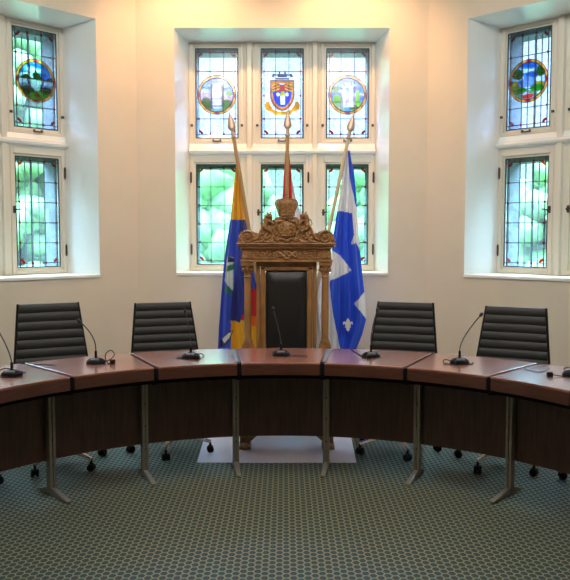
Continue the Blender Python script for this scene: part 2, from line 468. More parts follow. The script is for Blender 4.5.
def build_window(idx,loc,rz,arts,cool,cm,hws):
    root=thing('window_%d'%idx,kind='structure',loc=loc,rz=rz)
    # splayed white reveal lining
    b=NB()
    for s in (-1,1):
        prism(b,[(s*OW,-.004),(s*FW,D-.06),(s*FW,D),(s*(OW+.02),D),(s*(OW+.006),-.004)] if False else [(s*OW,-.003),(s*FW,D-.05),(s*FW,D+.02),(s*OW,D+.02)],'z',ZB,ZT)
    prism(b,[(-.003,ZT),(D-.05,ZT-.022),(D+.02,ZT-.022),(D+.02,ZT)],'x',-OW,OW)
    prism(b,[(-.012,ZB-.004),(-.012,ZB-.022),(D+.02,ZB-.022),(D+.02,ZB+.0),(D-.05,ZB+.0)],'x',-OW,OW)
    obj('reveal',b,'white_gloss',root)
    # mullions and transom
    b=NB()
    ya=D-.085
    for s in (-1,1):
        u=s*PIT/2
        prism(b,[(u-.060,D+.02),(u-.060,D-.045),(u-.030,D-.05),(u-.022,ya),(u+.022,ya),(u+.030,D-.05),(u+.060,D-.045),(u+.060,D+.02)],'z',ZB,ZT-.022)
        bx(b,s*(PIT+.25),s*FW+.0,D-.05,D+.02,ZB,ZT-.022) if s>0 else bx(b,-FW,-(PIT+.25),D-.05,D+.02,ZB,ZT-.022)
    obj('mullion',b,'cream_paint',root,bevel=.004)
    b=NB()
    prism(b,[(D+.02,2.272),(D-.055,2.272),(D-.055,2.288),(D-.105,2.300),(D-.115,2.318),(D-.100,2.332),(D-.075,2.345),(D-.055,2.392),(D+.02,2.392)],'x',-FW,FW)
    obj('transom',b,'white_gloss',root,bevel=.003)
    b=NB(); bx(b,-FW,FW,D-.045,D+.02,3.316,ZT-.02); obj('head_rail',b,'cream_paint',root)
    # outer masonry surround
    b=NB(); yo,y2=D+.02,D+.20; s_=.012
    xs=[-FW-.1]+sum([[c*PIT-GH+s_,c*PIT+GH-s_] for c in (-1,0,1)],[])+[FW+.1]
    for i in range(0,len(xs),2): bx(b,xs[i],xs[i+1],yo,y2,ZB-.1,ZT+.1)
    for c in (-1,0,1):
        a,c2=c*PIT-GH+s_,c*PIT+GH-s_
        for z0,z1 in ((ZB-.1,Z4),(Z3-.03,Z2),(Z1-.03,ZT+.1)): bx(b,a,c2,yo,y2,z0,z1)
    obj('stone_surround',b,'stone',root)
    for c in (-1,0,1):
        casement(root,c,True,arts[c+1],cool,True,cm)
        casement(root,c,False,None,cool,hws[c+1],cm)
build_window(1,wc,0,(0,1,2),True,False,((-1,1),(1,-1),(1,-1)))
build_window(2,wl,PI/4,(5,4,3),False,True,((-1,1),(-1,1),(1,-1)))
build_window(3,wr,-PI/4,(4,5,3),True,True,((-1,1),(1,-1),(1,-1)))

# ------------------------------------------------------------ curved council table
CY=2.967; R1=1.669; R2=2.291; T=.3059; ZTOP=.74; TH=.078; RM=1.98
def arc_prism(b,r0,r1,a0,a1,z0,z1,n=14,a0b=None,a1b=None):
    """annular sector in local coordinates with origin at radius RM; a0b/a1b are the end angles at the outer radius"""
    a0b=a0 if a0b is None else a0b; a1b=a1 if a1b is None else a1b
    pin=[(r0*sin(a0+(a1-a0)*i/n),r0*cos(a0+(a1-a0)*i/n)-RM) for i in range(n+1)]
    pout=[(r1*sin(a0b+(a1b-a0b)*i/n),r1*cos(a0b+(a1b-a0b)*i/n)-RM) for i in range(n+1)]
    prism(b,pin+pout[::-1],'z',z0,z1)
def pol(r,a,z): return (r*sin(a),r*cos(a)-RM,z)
names={0:'cherry curved table section in the middle, directly before the carved chair',
 -1:'curved table section left of the middle one, in front of the gold and blue flag',
 1:'curved table section right of the middle one, in front of the blue and white flag',
 -2:'curved table section second from the left edge, a small black box lying on it',
 2:'curved table section second from the right edge, below the pinkish microphone tip',
 -3:'curved table section cut off by the left edge of the photo',
 3:'curved table section cut off by the right edge, shining blue'}
for k in range(-3,4):
    th=k*T
    root=thing('curved_table_section',names[k],'table',(RM*sin(th),CY+RM*cos(th),0),-th,'sections of the curved council table')
    h=T/2; g0=.014/R1
    wL=.012/R2; wR=.012/R2
    if k==0: wL=wR=.036/R2
    if k==1: wL=.012/R2
    b=NB(); arc_prism(b,R1,R2,-h+g0,h-g0,ZTOP-.012,ZTOP,a0b=-h+wL,a1b=h-wR)
    obj('tabletop',b,'cherry',root,bevel=.003)
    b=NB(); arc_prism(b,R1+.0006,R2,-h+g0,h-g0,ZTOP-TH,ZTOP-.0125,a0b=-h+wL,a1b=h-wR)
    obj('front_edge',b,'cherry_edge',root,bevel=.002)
    b=NB(); arc_prism(b,RM-.012,RM+.012,-h+.002,h-.002,.202,ZTOP-TH-.03)
    obj('modesty_panel',b,'panel_wood',root,bevel=.002)
    b=NB(); arc_prism(b,R1+.05,R2-.06,-h+.004,h-.004,ZTOP-TH-.03,ZTOP-TH-.001)
    obj('under_rail',b,'dark_rail',root)
    sides=[-1,1] if k==0 else [1 if k>0 else -1]
    for s in sides:
        a=s*h
        b=NB()
        # upright: two metal strips with a dark slot
        ro=1.945
        Rm=Matrix.Rotation(-a,3,'Z')
        tx=Vector((cos(a),-sin(a),0)); 
        pc=Vector(pol(ro,a,0))
        for q in (-1,1): box(b,pc+tx*q*.0115+Vector((0,0,.335)),(.017,.045,.635),Rm)
        box(b,pc+Vector((0,0,.335))+Vector((sin(a),cos(a),0))*.004,(.012,.034,.63),Rm)
        leg=obj('table_leg',b,'post_metal',root,bevel=.002)
        for zz in (.60,.47,.33,.18):
            b=NB(); c_=pc-Vector((sin(a),cos(a),0))*.019
            box(b,c_+Vector((0,0,zz)),(.009,.004,.014),Rm)
            obj('slot_bolt',b,'slot',leg)
        # foot: tapering bar running from front to back
        b=NB()
        y0,y1=-.21,.13
        pr=[(y0,0.004),(y1,0.004),(y1,.012),(.03,.045),(-.03,.045),(y0,.014)]
        vs0=len(b.verts)
        prism(b,pr,'x',-.0145,.0145)
        bmesh.ops.transform(b,matrix=Matrix.Translation(pc)@Rm.to_4x4(),verts=b.verts[:])
        obj('foot',b,'post_metal',leg,bevel=.003)
        # strip closing the joint
        b=NB()
        if abs(k)==0:
            rr0,rr1=R1+.09,R2-.01
            w0,w1=.010,.034
            e0,e1=(s*(h-w0/R1),s*(h+.010/R1)) ,(s*(h-w1/R2),s*(h+.010/R2))
            P4=[pol(rr0,e0[0],0)[:2],pol(rr0,e0[1],0)[:2],pol(rr1,e1[1],0)[:2],pol(rr1,e1[0],0)[:2]]
            prism(b,P4,'z',ZTOP-TH+.01,ZTOP-.006)
            obj('joint_strip',b,'wedge_grey',root,label='grey wedge strip')
            b=NB(); arc_prism(b,R1+.012,R1+.088,a-.013/R1,a+.013/R1,ZTOP-TH+.002,ZTOP-.006,2)
            obj('joint_block',b,'dark_rail',root,label='black block closing the joint')
        else:
            a0_,a1_=a-.013/R1,a+.013/R1
            arc_prism(b,R1+.012,R2-.01,a0_,a1_,ZTOP-TH+.005,ZTOP-.008,2,a0b=a-.011/R2,a1b=a+.011/R2)
            obj('joint_strip',b,'dark_rail',root,label='black joint strip')
        b=NB(); box(b,Vector(pol(R1+.055,a,ZTOP-TH-.006)),(.03,.06,.05),Rm)
        obj('joint_bracket',b,'dark_rail',root)
def ring_pt(r,deg,z=0): return Vector((r*sin(R_(deg)),CY+r*cos(R_(deg)),z))

# ------------------------------------------------------------ office chairs
def chair_proto():
    t=thing('office_chair')
    # local: faces -y, back at +y
    b=NB()
    n=9; z0,z1=.50,1.03; tw,bw=.198,.256
    def yb(z): return .235+.12*((z-z0)/(z1-z0))
    ribs=n
    for i in range(ribs):
        za=z0+(z1-z0)*i/ribs; zb=z0+(z1-z0)*(i+1)/ribs
        m=5; pr=[]
        vs=[]
        for sx in (-1,1):
            row=[]
            for j in range(m+1):
                z=za+.0015+(zb-za-.003)*j/m
                w=bw+(tw-bw)*(z-z0)/(z1-z0)
                bulge=.0055*sin(PI*j/m)**.6 if 0<j<m else 0
                row.append((sx*w,z,bulge))
            vs.append(row)
        F_=[[b.verts.new((vs[s][j][0],yb(vs[s][j][1])-.012-vs[s][j][2],vs[s][j][1])) for j in range(m+1)] for s in (0,1)]
        mid=[b.verts.new((0,yb(vs[0][j][1])-.006-vs[0][j][2],vs[0][j][1])) for j in range(m+1)]
        B_=[[b.verts.new((vs[s][j][0],yb(vs[s][j][1])+.010+vs[s][j][2]*.6,vs[s][j][1])) for j in range(m+1)] for s in (0,1)]
        for j in range(m):
            b.faces.new((F_[0][j],mid[j],mid[j+1],F_[0][j+1])); b.faces.new((mid[j],F_[1][j],F_[1][j+1],mid[j+1]))
            b.faces.new((B_[0][j],B_[1][j],B_[1][j+1],B_[0][j+1]))
            for s in (0,1): b.faces.new((F_[s][j],B_[s][j],B_[s][j+1],F_[s][j+1]))
        b.faces.new((F_[0][0],mid[0],F_[1][0],B_[1][0],B_[0][0])); b.faces.new((F_[0][m],mid[m],F_[1][m],B_[1][m],B_[0][m]))
    br=obj('backrest',b,'chair_leather',t,smooth=True)
    b=NB(); prism(b,[(-bw+.004,z0+.004),(bw-.004,z0+.004),(tw-.004,z1-.004),(-tw+.004,z1-.004)],'y',0,.012)
    for v in b.verts: v.co.y+=yb(v.co.z)-.006
    obj('seam_backing',b,'seam',br)
    for s in (-1,1):
        b=NB(); tube(b,[(s*(bw+.006+(tw-bw)*q),yb(z0+(z1-z0)*q)+.002,z0+(z1-z0)*q) for q in (-.04,.2,.5,.8,1.0)],.009,8)
        obj('side_frame',b,'black_plastic',br,smooth=True)
    # seat ribs
    b=NB()
    for i in range(9):
        y=.22-i*.052; zz=.47-.0*i+(.012 if i<1 else 0)-(.012 if i>7 else 0)
        r=box(b,(0,y-.026,zz),(.50,.049,.045))
    obj('seat',b,'chair_leather',t,bevel=.012,bseg=3)
    b=NB(); bx(b,-.235,.235,-.235,.21,.438,.449); bx(b,-.12,.12,-.12,.12,.405,.438); obj('seat_pan',b,'black_plastic',t,bevel=.004)
    # arms
    for s in (-1,1):
        b=NB(); x=s*.272
        tube(b,[(s*.25,.10,.445),(x,.10,.47),(x,.13,.60),(x,.10,.642),(x,.0,.648),(x,-.14,.645),(x,-.165,.62),(x,-.12,.50),(s*.25,-.08,.445)],.010,8)
        am=obj('armrest',b,'chrome',t,smooth=True)
        b=NB(); bx(b,x-.02,x+.02,-.13,.10,.650,.662); obj('arm_pad',b,'black_plastic',am,bevel=.004)
    b=NB(); lathe(b,[(.034,.10),(.034,.22),(.024,.225),(.024,.36),(.04,.37),(.04,.41)],seg=16); obj('gas_column',b,'black_plastic',t,smooth=True)
    # five-star base
    base=thing('star_base',parent=t)
    bb=NB(); lathe(bb,[(.045,.085),(.05,.10),(.05,.13),(.036,.14)],seg=16)
    for i in range(5):
        a=2*PI*i/5
        d=Vector((cos(a),sin(a),0)); s=Vector((-sin(a),cos(a),0))
        pts=[]
        for q,w,zt,zb in ((.03,.024,.135,.09),(.12,.020,.125,.095),(.22,.016,.105,.082),(.30,.013,.088,.068)):
            p=d*q; pts.append([bb.verts.new(p+s*w+Vector((0,0,zb))),bb.verts.new(p-s*w+Vector((0,0,zb))),bb.verts.new(p-s*w*.7+Vector((0,0,zt))),bb.verts.new(p+s*w*.7+Vector((0,0,zt)))])
        for A,B_ in zip(pts,pts[1:]):
            for k in range(4): bb.faces.new((A[k],A[(k+1)%4],B_[(k+1)%4],B_[k]))
        bb.faces.new(pts[0][::-1]); bb.faces.new(pts[-1])
    me_base=obj('base_spokes',bb,'chrome',base,bevel=.003)
    for i in range(5):
        a=2*PI*i/5; b=NB()
        c=Vector((cos(a),sin(a),0))*.295
        ax=Vector((-sin(a+.5),cos(a+.5),0))
        for s in (-1,1):
            r=bmesh.ops.create_cone(b,cap_ends=True,segments=18,radius1=.024,radius2=.024,depth=.018)['verts']
            rot=ax.to_track_quat('Z','Y').to_matrix().to_4x4()
            bmesh.ops.transform(b,matrix=Matrix.Translation(c+ax*s*.015+Vector((0,0,.0245)))@rot,verts=r)
        tube(b,[c+Vector((0,0,.03)),c+Vector((0,0,.075))],.009,8)
        r=bmesh.ops.create_cone(b,cap_ends=True,segments=18,radius1=.022,radius2=.022,depth=.012)['verts']
        bmesh.ops.transform(b,matrix=Matrix.Translation(c+Vector((0,0,.034)))@ax.to_track_quat('Z','Y').to_matrix().to_4x4(),verts=r)
        obj('caster',b,'black_plastic',base,bevel=.003)
    return t
proto=chair_proto()
# angle round the ring, radius, chair facing tweak, base rotation, z scale, label
chairs=[(-18.2,2.50,0,-90,.985,'black ribbed office chair behind the table, left of the gold and blue flag'),
 (-36.1,2.50,-9,-106,1.035,'black ribbed office chair at the far left, behind the table near the left window'),
 (19.0,2.50,0,-82,.99,'black ribbed office chair behind the table, right of the blue and white flag'),
 (36.2,2.50,8,-64,1.0,'black ribbed office chair farthest right, below the right window'),
 (-52.5,2.55,0,10,1,'office chair beyond the left edge, only a caster under the table shows'),
 (52.5,2.55,0,150,1,'office chair beyond the right edge, only a caster under the table shows')]
for i,(dg,r,tw,br,zs,lab) in enumerate(chairs):
    c=proto if i==0 else copy_tree(proto)
    c.location=ring_pt(r,dg); c.rotation_euler=(0,0,-R_(dg)+R_(tw))
    tag(c,lab,'chair','black office chairs around the council table')
    for ch in c.children:
        if ch.name.startswith('star_base'): ch.rotation_euler=(0,0,R_(br)+R_(dg)-R_(tw))
        if ch.name.startswith('backrest') and zs!=1: ch.scale=(1,1,zs); ch.location=(0,0,.50*(1-zs))

# ------------------------------------------------------------ carved ceremonial chair
TY=5.60; TX=.037
throne=thing('ceremonial_chair','tall carved oak chair with a crown on top and black leather back','chair',(TX,TY,0))
BY=.25    # plane of the back, local y
U=.00213
def cp(cx,cy): return ((cx-206)*U,1.462+(195-cy)*U)
# back frame
b=NB()
for s in (-1,1):
    bx(b,s*.232-.028 if s>0 else s*.232-.0,s*.232 if s>0 else s*.232+.028,BY-.03,BY+.03,.0,1.325)
bx(b,-.232,.232,BY-.028,BY+.028,1.285,1.325); bx(b,-.204,.204,BY-.028,BY+.028,.42,.50)
obj('back_frame',b,'oak',throne,bevel=.004)
b=NB()
for s in (-1,1): bx(b,min(s*.160,s*.200),max(s*.160,s*.200),BY-.04,BY+.02,.50,1.285)
bx(b,-.200,.200,BY-.04,BY+.02,1.255,1.285)
inner=obj('inner_moulding',b,'oak',throne,bevel=.008,bseg=3)
b=NB()
pl=[(-.158,.50),(.158,.50),(.158,1.254),(-.158,1.254)]
V={}
nx,nz=14,26
for i in range(nx+1):
    for j in range(nz+1):
        x=-.158+.316*i/nx; z=.50+.754*j/nz
        d=min(1,min(i,nx-i)/3,min(j,nz-j)/3); V[i,j]=b.verts.new((x,BY-.018-.030*math.sin(d*PI/2),z))
for i in range(nx):
    for j in range(nz): b.faces.new((V[i,j],V[i+1,j],V[i+1,j+1],V[i,j+1]))
bx(b,-.158,.158,BY-.017,BY+.015,.50,1.254)
lp=obj('leather_back',b,'leather',throne,smooth=True)
b=NB()
for i in range(30):
    for s in (-1,1): ball(b,(s*.152,BY-.026,.51+.735*i/29),.0038,6)
for i in range(1,12): ball(b,(-.152+.304*i/12,BY-.026,1.247),.0038,6)
obj('nail_heads',b,'bronze',lp)
# columns
for s in (-1,1):
    b=NB(); x=s*.298
    bx(b,x-.045,x+.045,BY-.075,BY+.015,.655,.68); bx(b,x-.037,x+.037,BY-.067,BY+.007,.68,.70)
    lathe(b,[(.034,.70),(.036,.71),(.030,.722),(.027,.735),(.0285,.95),(.026,1.20),(.032,1.207),(.027,1.215),(.028,1.235),(.040,1.27),(.046,1.295)],(x,BY-.03,0),16)
    bx(b,x-.048,x+.048,BY-.078,BY+.018,1.295,1.322)
    for k in range(8):
        a=2*PI*k/8; ball(b,(x+.036*cos(a),BY-.03+.036*sin(a),1.262),(.010,.010,.018),8)
    obj('column',b,'oak',throne,smooth=True)
    b=NB(); bx(b,x-.033,x+.033,BY-.065,BY+.005,.0,.655); obj('rear_leg',b,'oak',throne,bevel=.004)
    # arm, arm post, front foot
    b=NB()
    bx(b,x-.036,x+.036,-.26,BY-.065,.615,.655)
    tube(b,[(x-.036,-.265,.625),(x+.036,-.265,.625)],.034,14)
    obj('arm',b,'oak',throne,bevel=.004)
    b=NB(); lathe(b,[(.03,.13),(.034,.15),(.022,.18),(.036,.26),(.026,.36),(.036,.40),(.036,.47),(.02,.50),(.032,.56),(.022,.60),(.03,.615)],(x,-.235,0),16)
    bx(b,x-.036,x+.036,-.275,-.20,.035,.135)
    obj('front_leg',b,'oak',throne,smooth=True)
    b=NB(); bx(b,x-.044,x+.044,-.30,-.19,.0,.035); ball(b,(x,-.30,.028),(.042,.03,.026),12)
    obj('carved_foot',b,'oak_carved',throne,bevel=.003)
    b=NB(); pts=[(s*(.27-.20*q),-.235,.06+.11*sin(q*PI/2)) for q in [i/10 for i in range(11)]]
    tube(b,pts,.018,10); tube(b,[(s*(.08+.018*cos(a)*(1-a/9)),-.235,.155+.02*sin(a)*(1-a/9)) for a in [i*.5 for i in range(13)]],.012,8)
    obj('scroll_brace',b,'oak',throne,smooth=True)
    b=NB(); bx(b,x-.022,x+.022,-.20,BY-.065,.10,.15); obj('side_stretcher',b,'oak',throne,bevel=.004)
b=NB(); bx(b,-.30,.30,-.27,BY-.04,.36,.43); obj('seat_rail',b,'oak_carved',throne,bevel=.006)
b=NB(); bx(b,-.27,.27,-.27,BY-.045,.43,.505); obj('seat',b,'leather',throne,bevel=.025,bseg=4)
# entablature
b=NB()
bx(b,-.352,.352,BY-.085,BY+.03,1.322,1.340)
bx(b,-.340,.340,BY-.072,BY+.03,1.340,1.425)
bx(b,-.352,.352,BY-.085,BY+.032,1.425,1.435)
bx(b,-.362,.362,BY-.096,BY+.034,1.435,1.446)
bx(b,-.374,.374,BY-.108,BY+.036,1.446,1.456)
bx(b,-.382,.382,BY-.115,BY+.038,1.456,1.466)
obj('entablature',b,'oak',throne,bevel=.003)
b=NB()
for i in range(44):
    x=-.345+.69*i/43; bx(b,x-.0045,x+.0045,BY-.104,BY-.085,1.4255,1.437)
obj('dentil_row',b,'oak_carved',throne)
b=NB(); yf=BY-.075
for s in (-1,1):
    for j,x in enumerate((.09,.135,.18,.225)):
        tube(b,[(s*(x+.017*cos(a)*(1-a/11)),yf,1.383+(.022*sin(a)*(1-a/11))*(1 if j%2 else -1)) for a in [i*.5 for i in range(17)]],.0048,6)
    for z in (1.352,1.412): bx(b,min(s*.075,s*.255),max(s*.075,s*.255),yf-.006,yf+.004,z-.004,z+.004)
    for x in (.075,.255): bx(b,s*x-.004,s*x+.004,yf-.006,yf+.004,1.35,1.414)
    bx(b,min(s*.275,s*.335),max(s*.275,s*.335),yf-.004,yf+.004,1.352,1.414)
    tube(b,[(s*.07,yf,1.40),(s*.045,yf-.006,1.385),(s*.03,yf-.008,1.37),(s*.01,yf-.01,1.365)],.010,8)
    tube(b,[(s*.065,yf,1.36),(s*.045,yf-.006,1.375),(s*.02,yf-.008,1.40),(0,yf-.01,1.405)],.008,8)
ball(b,(0,yf-.002,1.385),(.022,.014,.02),12); ball(b,(0,yf-.008,1.35),(.03,.012,.014),10)
obj('frieze_carving',b,'oak_carved',throne,smooth=True)
# pediment board
half=[(0,98),(38,100),(46,112),(52,120),(50,98),(54,88),(64,84),(76,90),(82,106),(84,128),(92,140),(98,158),(112,156),(122,150),(142,146),(162,152),(172,168),(174,186),(176,195)]
poly=[(206+x,y) for x,y in half]; poly=[cp(*p) for p in poly]+[cp(206-x,y) for x,y in half[::-1][:-1]]
# polygon is right side downwards then left side upwards
b=NB(); prism(b,poly,'y',BY-.035,BY+.02)
ped=obj('pediment',b,'oak_carved',throne,bevel=.004)
yp=BY-.04
for s in (-1,1):
    b=NB()
    cx,cz=s*139*U,cp(0,172)[1]
    tube(b,[(cx+s*(.05-.0042*a)*cos(a+PI*.3)*1,yp,cz+(.05-.0042*a)*sin(a+PI*.3)) for a in [i*.35 for i in range(31)]],[.009-.0002*i for i in range(31)],8)
    ball(b,(cx,yp-.004,cz),.014,10)
    # sweeping leaf from volute to shoulder
    tube(b,[(s*q*U,yp,cp(0,w)[1]) for q,w in ((118,182),(104,176),(96,160),(90,146),(84,130))],[.008,.010,.010,.009,.006],8)
    tube(b,[(s*q*U,yp,cp(0,w)[1]) for q,w in ((112,190),(92,188),(78,178),(72,164),(66,150))],[.007,.010,.011,.009,.005],8)
    tube(b,[(s*q*U,yp,cp(0,w)[1]) for q,w in ((88,184),(70,190),(54,188),(44,180))],[.007,.009,.009,.005],8)
    for q,w in ((100,168),(86,160),(78,142),(70,176),(60,170),(92,176),(166,180)):
        ball(b,(s*q*U,yp,cp(0,w)[1]),(.012,.010,.009),8)
    obj('volute_carving',b,'oak_carved',ped,smooth=True)
for s in (-1,1):
    b=NB()      # crouching lion supporter: haunch, body, raised head with mane, paw and tail
    z=lambda w:cp(0,w)[1]
    ball(b,(s*76*U,yp-.002,z(132)),(.020,.018,.030),12)
    ball(b,(s*70*U,yp-.004,z(114)),(.018,.017,.034),12)
    ball(b,(s*66*U,yp-.010,z(97)),(.021,.020,.021),12)
    ball(b,(s*62*U,yp-.024,z(92)),(.013,.014,.012),10)
    ball(b,(s*58*U,yp-.030,z(97)),(.008,.010,.007),8)
    for e in (-8,6): ball(b,(s*(64+e)*U,yp-.010,z(84)),(.006,.006,.008),8)
    tube(b,[(s*64*U,yp-.012,z(112)),(s*54*U,yp-.018,z(116)),(s*48*U,yp-.02,z(122))],[.011,.009,.008],8)
    tube(b,[(s*74*U,yp-.01,z(140)),(s*62*U,yp-.018,z(148)),(s*54*U,yp-.018,z(150))],[.012,.010,.008],8)
    tube(b,[(s*84*U,yp,z(134)),(s*92*U,yp,z(124)),(s*88*U,yp,z(112)),(s*82*U,yp,z(108))],[.005,.005,.005,.008],6)
    obj('lion_supporter',b,'oak_carved',ped,smooth=True)
b=NB(); cz=cp(0,146)[1]
ball(b,(0,yp+.005,cz),(.078,.030,.070),20)
tube(b,[((.092+.008*cos(8*a))*cos(a),yp,cz+(.080+.007*cos(8*a))*sin(a)) for a in [2*PI*i/64 for i in range(64)]],.012,8,closed=True)
for s in (-1,1):
    for zz in (-.03,0,.025):
        tube(b,[(s*(.035+.018*cos(a)),yp-.026+abs(zz)*.2,cz+zz+.012*sin(a)) for a in [i*.6 for i in range(8)]],.005,6)
    tube(b,[(s*.105,yp,cz+.04),(s*.115,yp,cz+.065),(s*.095,yp,cz+.075)],[.008,.009,.006],8)
    tube(b,[(s*.06,yp,cz-.082),(s*.085,yp,cz-.07),(s*.10,yp,cz-.05)],[.009,.01,.006],8)
for k in range(6): ball(b,(-.05+.02*k,yp-.022,cz-.045+.004*(k%2)),(.009,.009,.008),8)
ball(b,(0,yp-.01,cz-.085),(.022,.014,.012),10)
obj('cartouche',b,'oak_carved',ped,smooth=True)
# crown
b=NB(); zb0=cp(0,98)[1]; y_c=BY-.03
lathe(b,[(.052,0),(.058,.004),(.060,.020),(.056,.026),(.063,.05),(.078,.088),(.080,.105),(.070,.120),(.045,.128),(.018,.124),(.012,.130)],(0,y_c,zb0),28,1,.55)
crown=obj('crown',b,'oak_carved',ped,smooth=True)
b=NB()
for k in range(8):
    a=PI*k/8*2
    tube(b,[(r*1.02*cos(a),y_c+r*.58*sin(a),zb0+z) for r,z in ((.060,.024),(.067,.05),(.082,.088),(.084,.106),(.072,.124),(.045,.132),(.012,.130))],.0055,6)
    ball(b,(.063*cos(a+.39),y_c+.037*sin(a+.39),zb0+.034),(.009,.008,.012),8)
for k in range(20):
    a=2*PI*k/20; ball(b,(.062*cos(a),y_c+.036*sin(a),zb0+.012),.0055,6)
obj('crown_arches',b,'oak_carved',crown,smooth=True)
b=NB(); ball(b,(0,y_c,zb0+.143),.014,12); bx(b,-.0035,.0035,y_c-.003,y_c+.003,zb0+.15,zb0+.178); bx(b,-.011,.011,y_c-.003,y_c+.003,zb0+.160,zb0+.168)
obj('orb_and_cross',b,'oak_carved',crown,smooth=True)
for v in ('',):
    b=NB()
    for s in (-1,1):
        tube(b,[(s*.05,yp-.01,zb0+.002),(s*.03,yp-.018,zb0-.012),(s*.01,yp-.02,zb0-.008),(0,yp-.02,zb0-.018)],.006,6)
    obj('crown_ribbon',b,'oak_carved',ped,smooth=True)

# ------------------------------------------------------------ floor mat
b=NB(); prism(b,[(-.565,5.0),(.505,5.0),(.545,6.22),(-.60,6.22)],'z',.0,.004)
o=obj('floor_mat',b,'mat_vinyl'); tag(o,'pale lilac plastic floor mat under the carved chair','mat')

# ------------------------------------------------------------ flags
FY=6.32
b=NB(); lathe(b,[(.19,0),(.19,.012),(.17,.02),(.05,.04),(.035,.06),(.035,.11),(.02,.13)],seg=28)
for a in (-1,0,1): tube(b,[(a*.035,0,.05),(a*.075,0,.20)],.022,12)
st=thing('flag_stand','low dark metal stand holding three flagpoles behind the carved chair','stand',(.03,FY,.0))
obj('base_plate',b,'bronze',st,smooth=True)
def spear(b,p,d,r):
    prof=[(.016,-.03),(.024,-.02),(.016,-.008),(.017,.02),(.011,.03),(.024,.042),(.034,.065),(.026,.11),(.013,.15),(.002,.19)]
    rings=[]
    d=d.normalized(); s=d.cross(Vector((0,1,0))).normalized(); u=s.cross(d)
    seg=10
    for rr,z in prof:
        k=.38 if z>.045 else 1
        rings.append([b.verts.new(p+d*z+s*rr*cos(2*PI*i/seg)+u*rr*k*sin(2*PI*i/seg)) for i in range(seg)])
    for A,B_ in zip(rings,rings[1:]):
        for i in range(seg): b.faces.new((A[i],A[(i+1)%seg],B_[(i+1)%seg],B_[i]))
    b.faces.new(rings[-1]); b.faces.new(rings[0][::-1])
def make_flag(label,tip_px,foot_x,polemat,L,Rr,rows,colfn,foldn,amp,yoff):
    base=Vector((.03+foot_x,FY,.10))
    root=thing('flag',label,'flag',base,0,'flags on poles behind the carved chair')
    tip=at(tip_px[0],tip_px[1],FY)-base
    d=tip.normalized(); pt=tip-d*.18
    b=NB(); tube(b,[Vector((0,0,0)),pt*.5,pt],[.018,.017,.015],12); obj('pole',b,polemat,root,smooth=True)
    b=NB(); spear(b,pt,d,0); obj('spearhead',b,'spear_metal',root,smooth='all')
    # cloth: traced edges at their own depth, with hanging folds
    def edge(E,y):
        for (y0,x0),(y1,x1) in zip(E,E[1:]):
            if y0<=y<=y1: return x0+(x1-x0)*(y-y0)/(y1-y0)
        return E[-1][1] if y>E[-1][0] else E[0][1]
    nu,nv=96,230; ya,yb_=rows
    b=NB(); V=[]; uvs=[]
    for j in range(nv+1):
        py=ya+(yb_-ya)*j/nv; v=j/nv; row=[]
        xl,xr=edge(L,py),edge(Rr,py)
        for i in range(nu+1):
            u=i/nu; px=xl+(xr-xl)*u
            w=at(px,py,FY)-base
            ph=foldn*2*PI*(u+.05*sin(3*v+1))+1.5*v
            w.y+=yoff+amp*(.25+.75*min(1,v*2))*(sin(ph)+.35*sin(2.3*ph+1+2*v)) + .03*(1-abs(2*u-1))
            row.append(b.verts.new(w)); uvs.append((px,py))
        V.append(row)
    for j in range(nv):
        for i in range(nu): b.faces.new((V[j][i],V[j][i+1],V[j+1][i+1],V[j+1][i]))
    o=obj('cloth',b,'flag_cloth',root,smooth='all')
    ca=o.data.color_attributes.new('Col','FLOAT_COLOR','POINT')
    for i,(x,y) in enumerate(uvs): ca.data[i].color=(*colfn(x,y),1)
    md=o.modifiers.new('s','SOLIDIFY'); md.thickness=.003; md.offset=0
    return root,o,base
BLU=srgb(18,84,230); WH=srgb(235,238,245); NAVY=srgb(40,55,150); LBLU=srgb(45,80,205); YEL=srgb(240,180,25); GRN=srgb(40,120,90); DRED=srgb(215,25,45)
def rf(x,y):
    cx,cy=(x-320)*2.836,(y-150)*2.829
    if inpoly(cx,cy,[(60,172),(92,178),(97,240),(90,265),(96,275),(92,340),(84,332),(60,300),(35,284),(38,228),(50,175)]): return BLU
    if cy<170 and inpoly(cx,cy,[(80,0),(140,0),(140,168),(104,160),(92,110),(84,60)]): return BLU
    if inpoly(cx,cy,[(92,268),(104,262),(118,290),(140,330),(140,390),(112,420),(98,436),(130,476),(140,500),(140,570),(60,570),(40,480),(26,372),(60,358),(92,342)]): return BLU
    return WH
mr_,mc_,mb_=make_flag('blue and white flag leaning right behind the table, small white lily on it',(353.5,114),.055,'pole_pale',
 [(150,346.5),(165,344.5),(195,340),(230,334.5),(250,332),(270,331.5),(285,330),(300,328.8),(320,328),(352,328)],
 [(150,350),(160,351.5),(172,354.5),(200,357),(240,359.5),(275,363),(300,366),(320,366.8),(335,363),(352,356)],(150,352),rf,3.2,.028,.03)
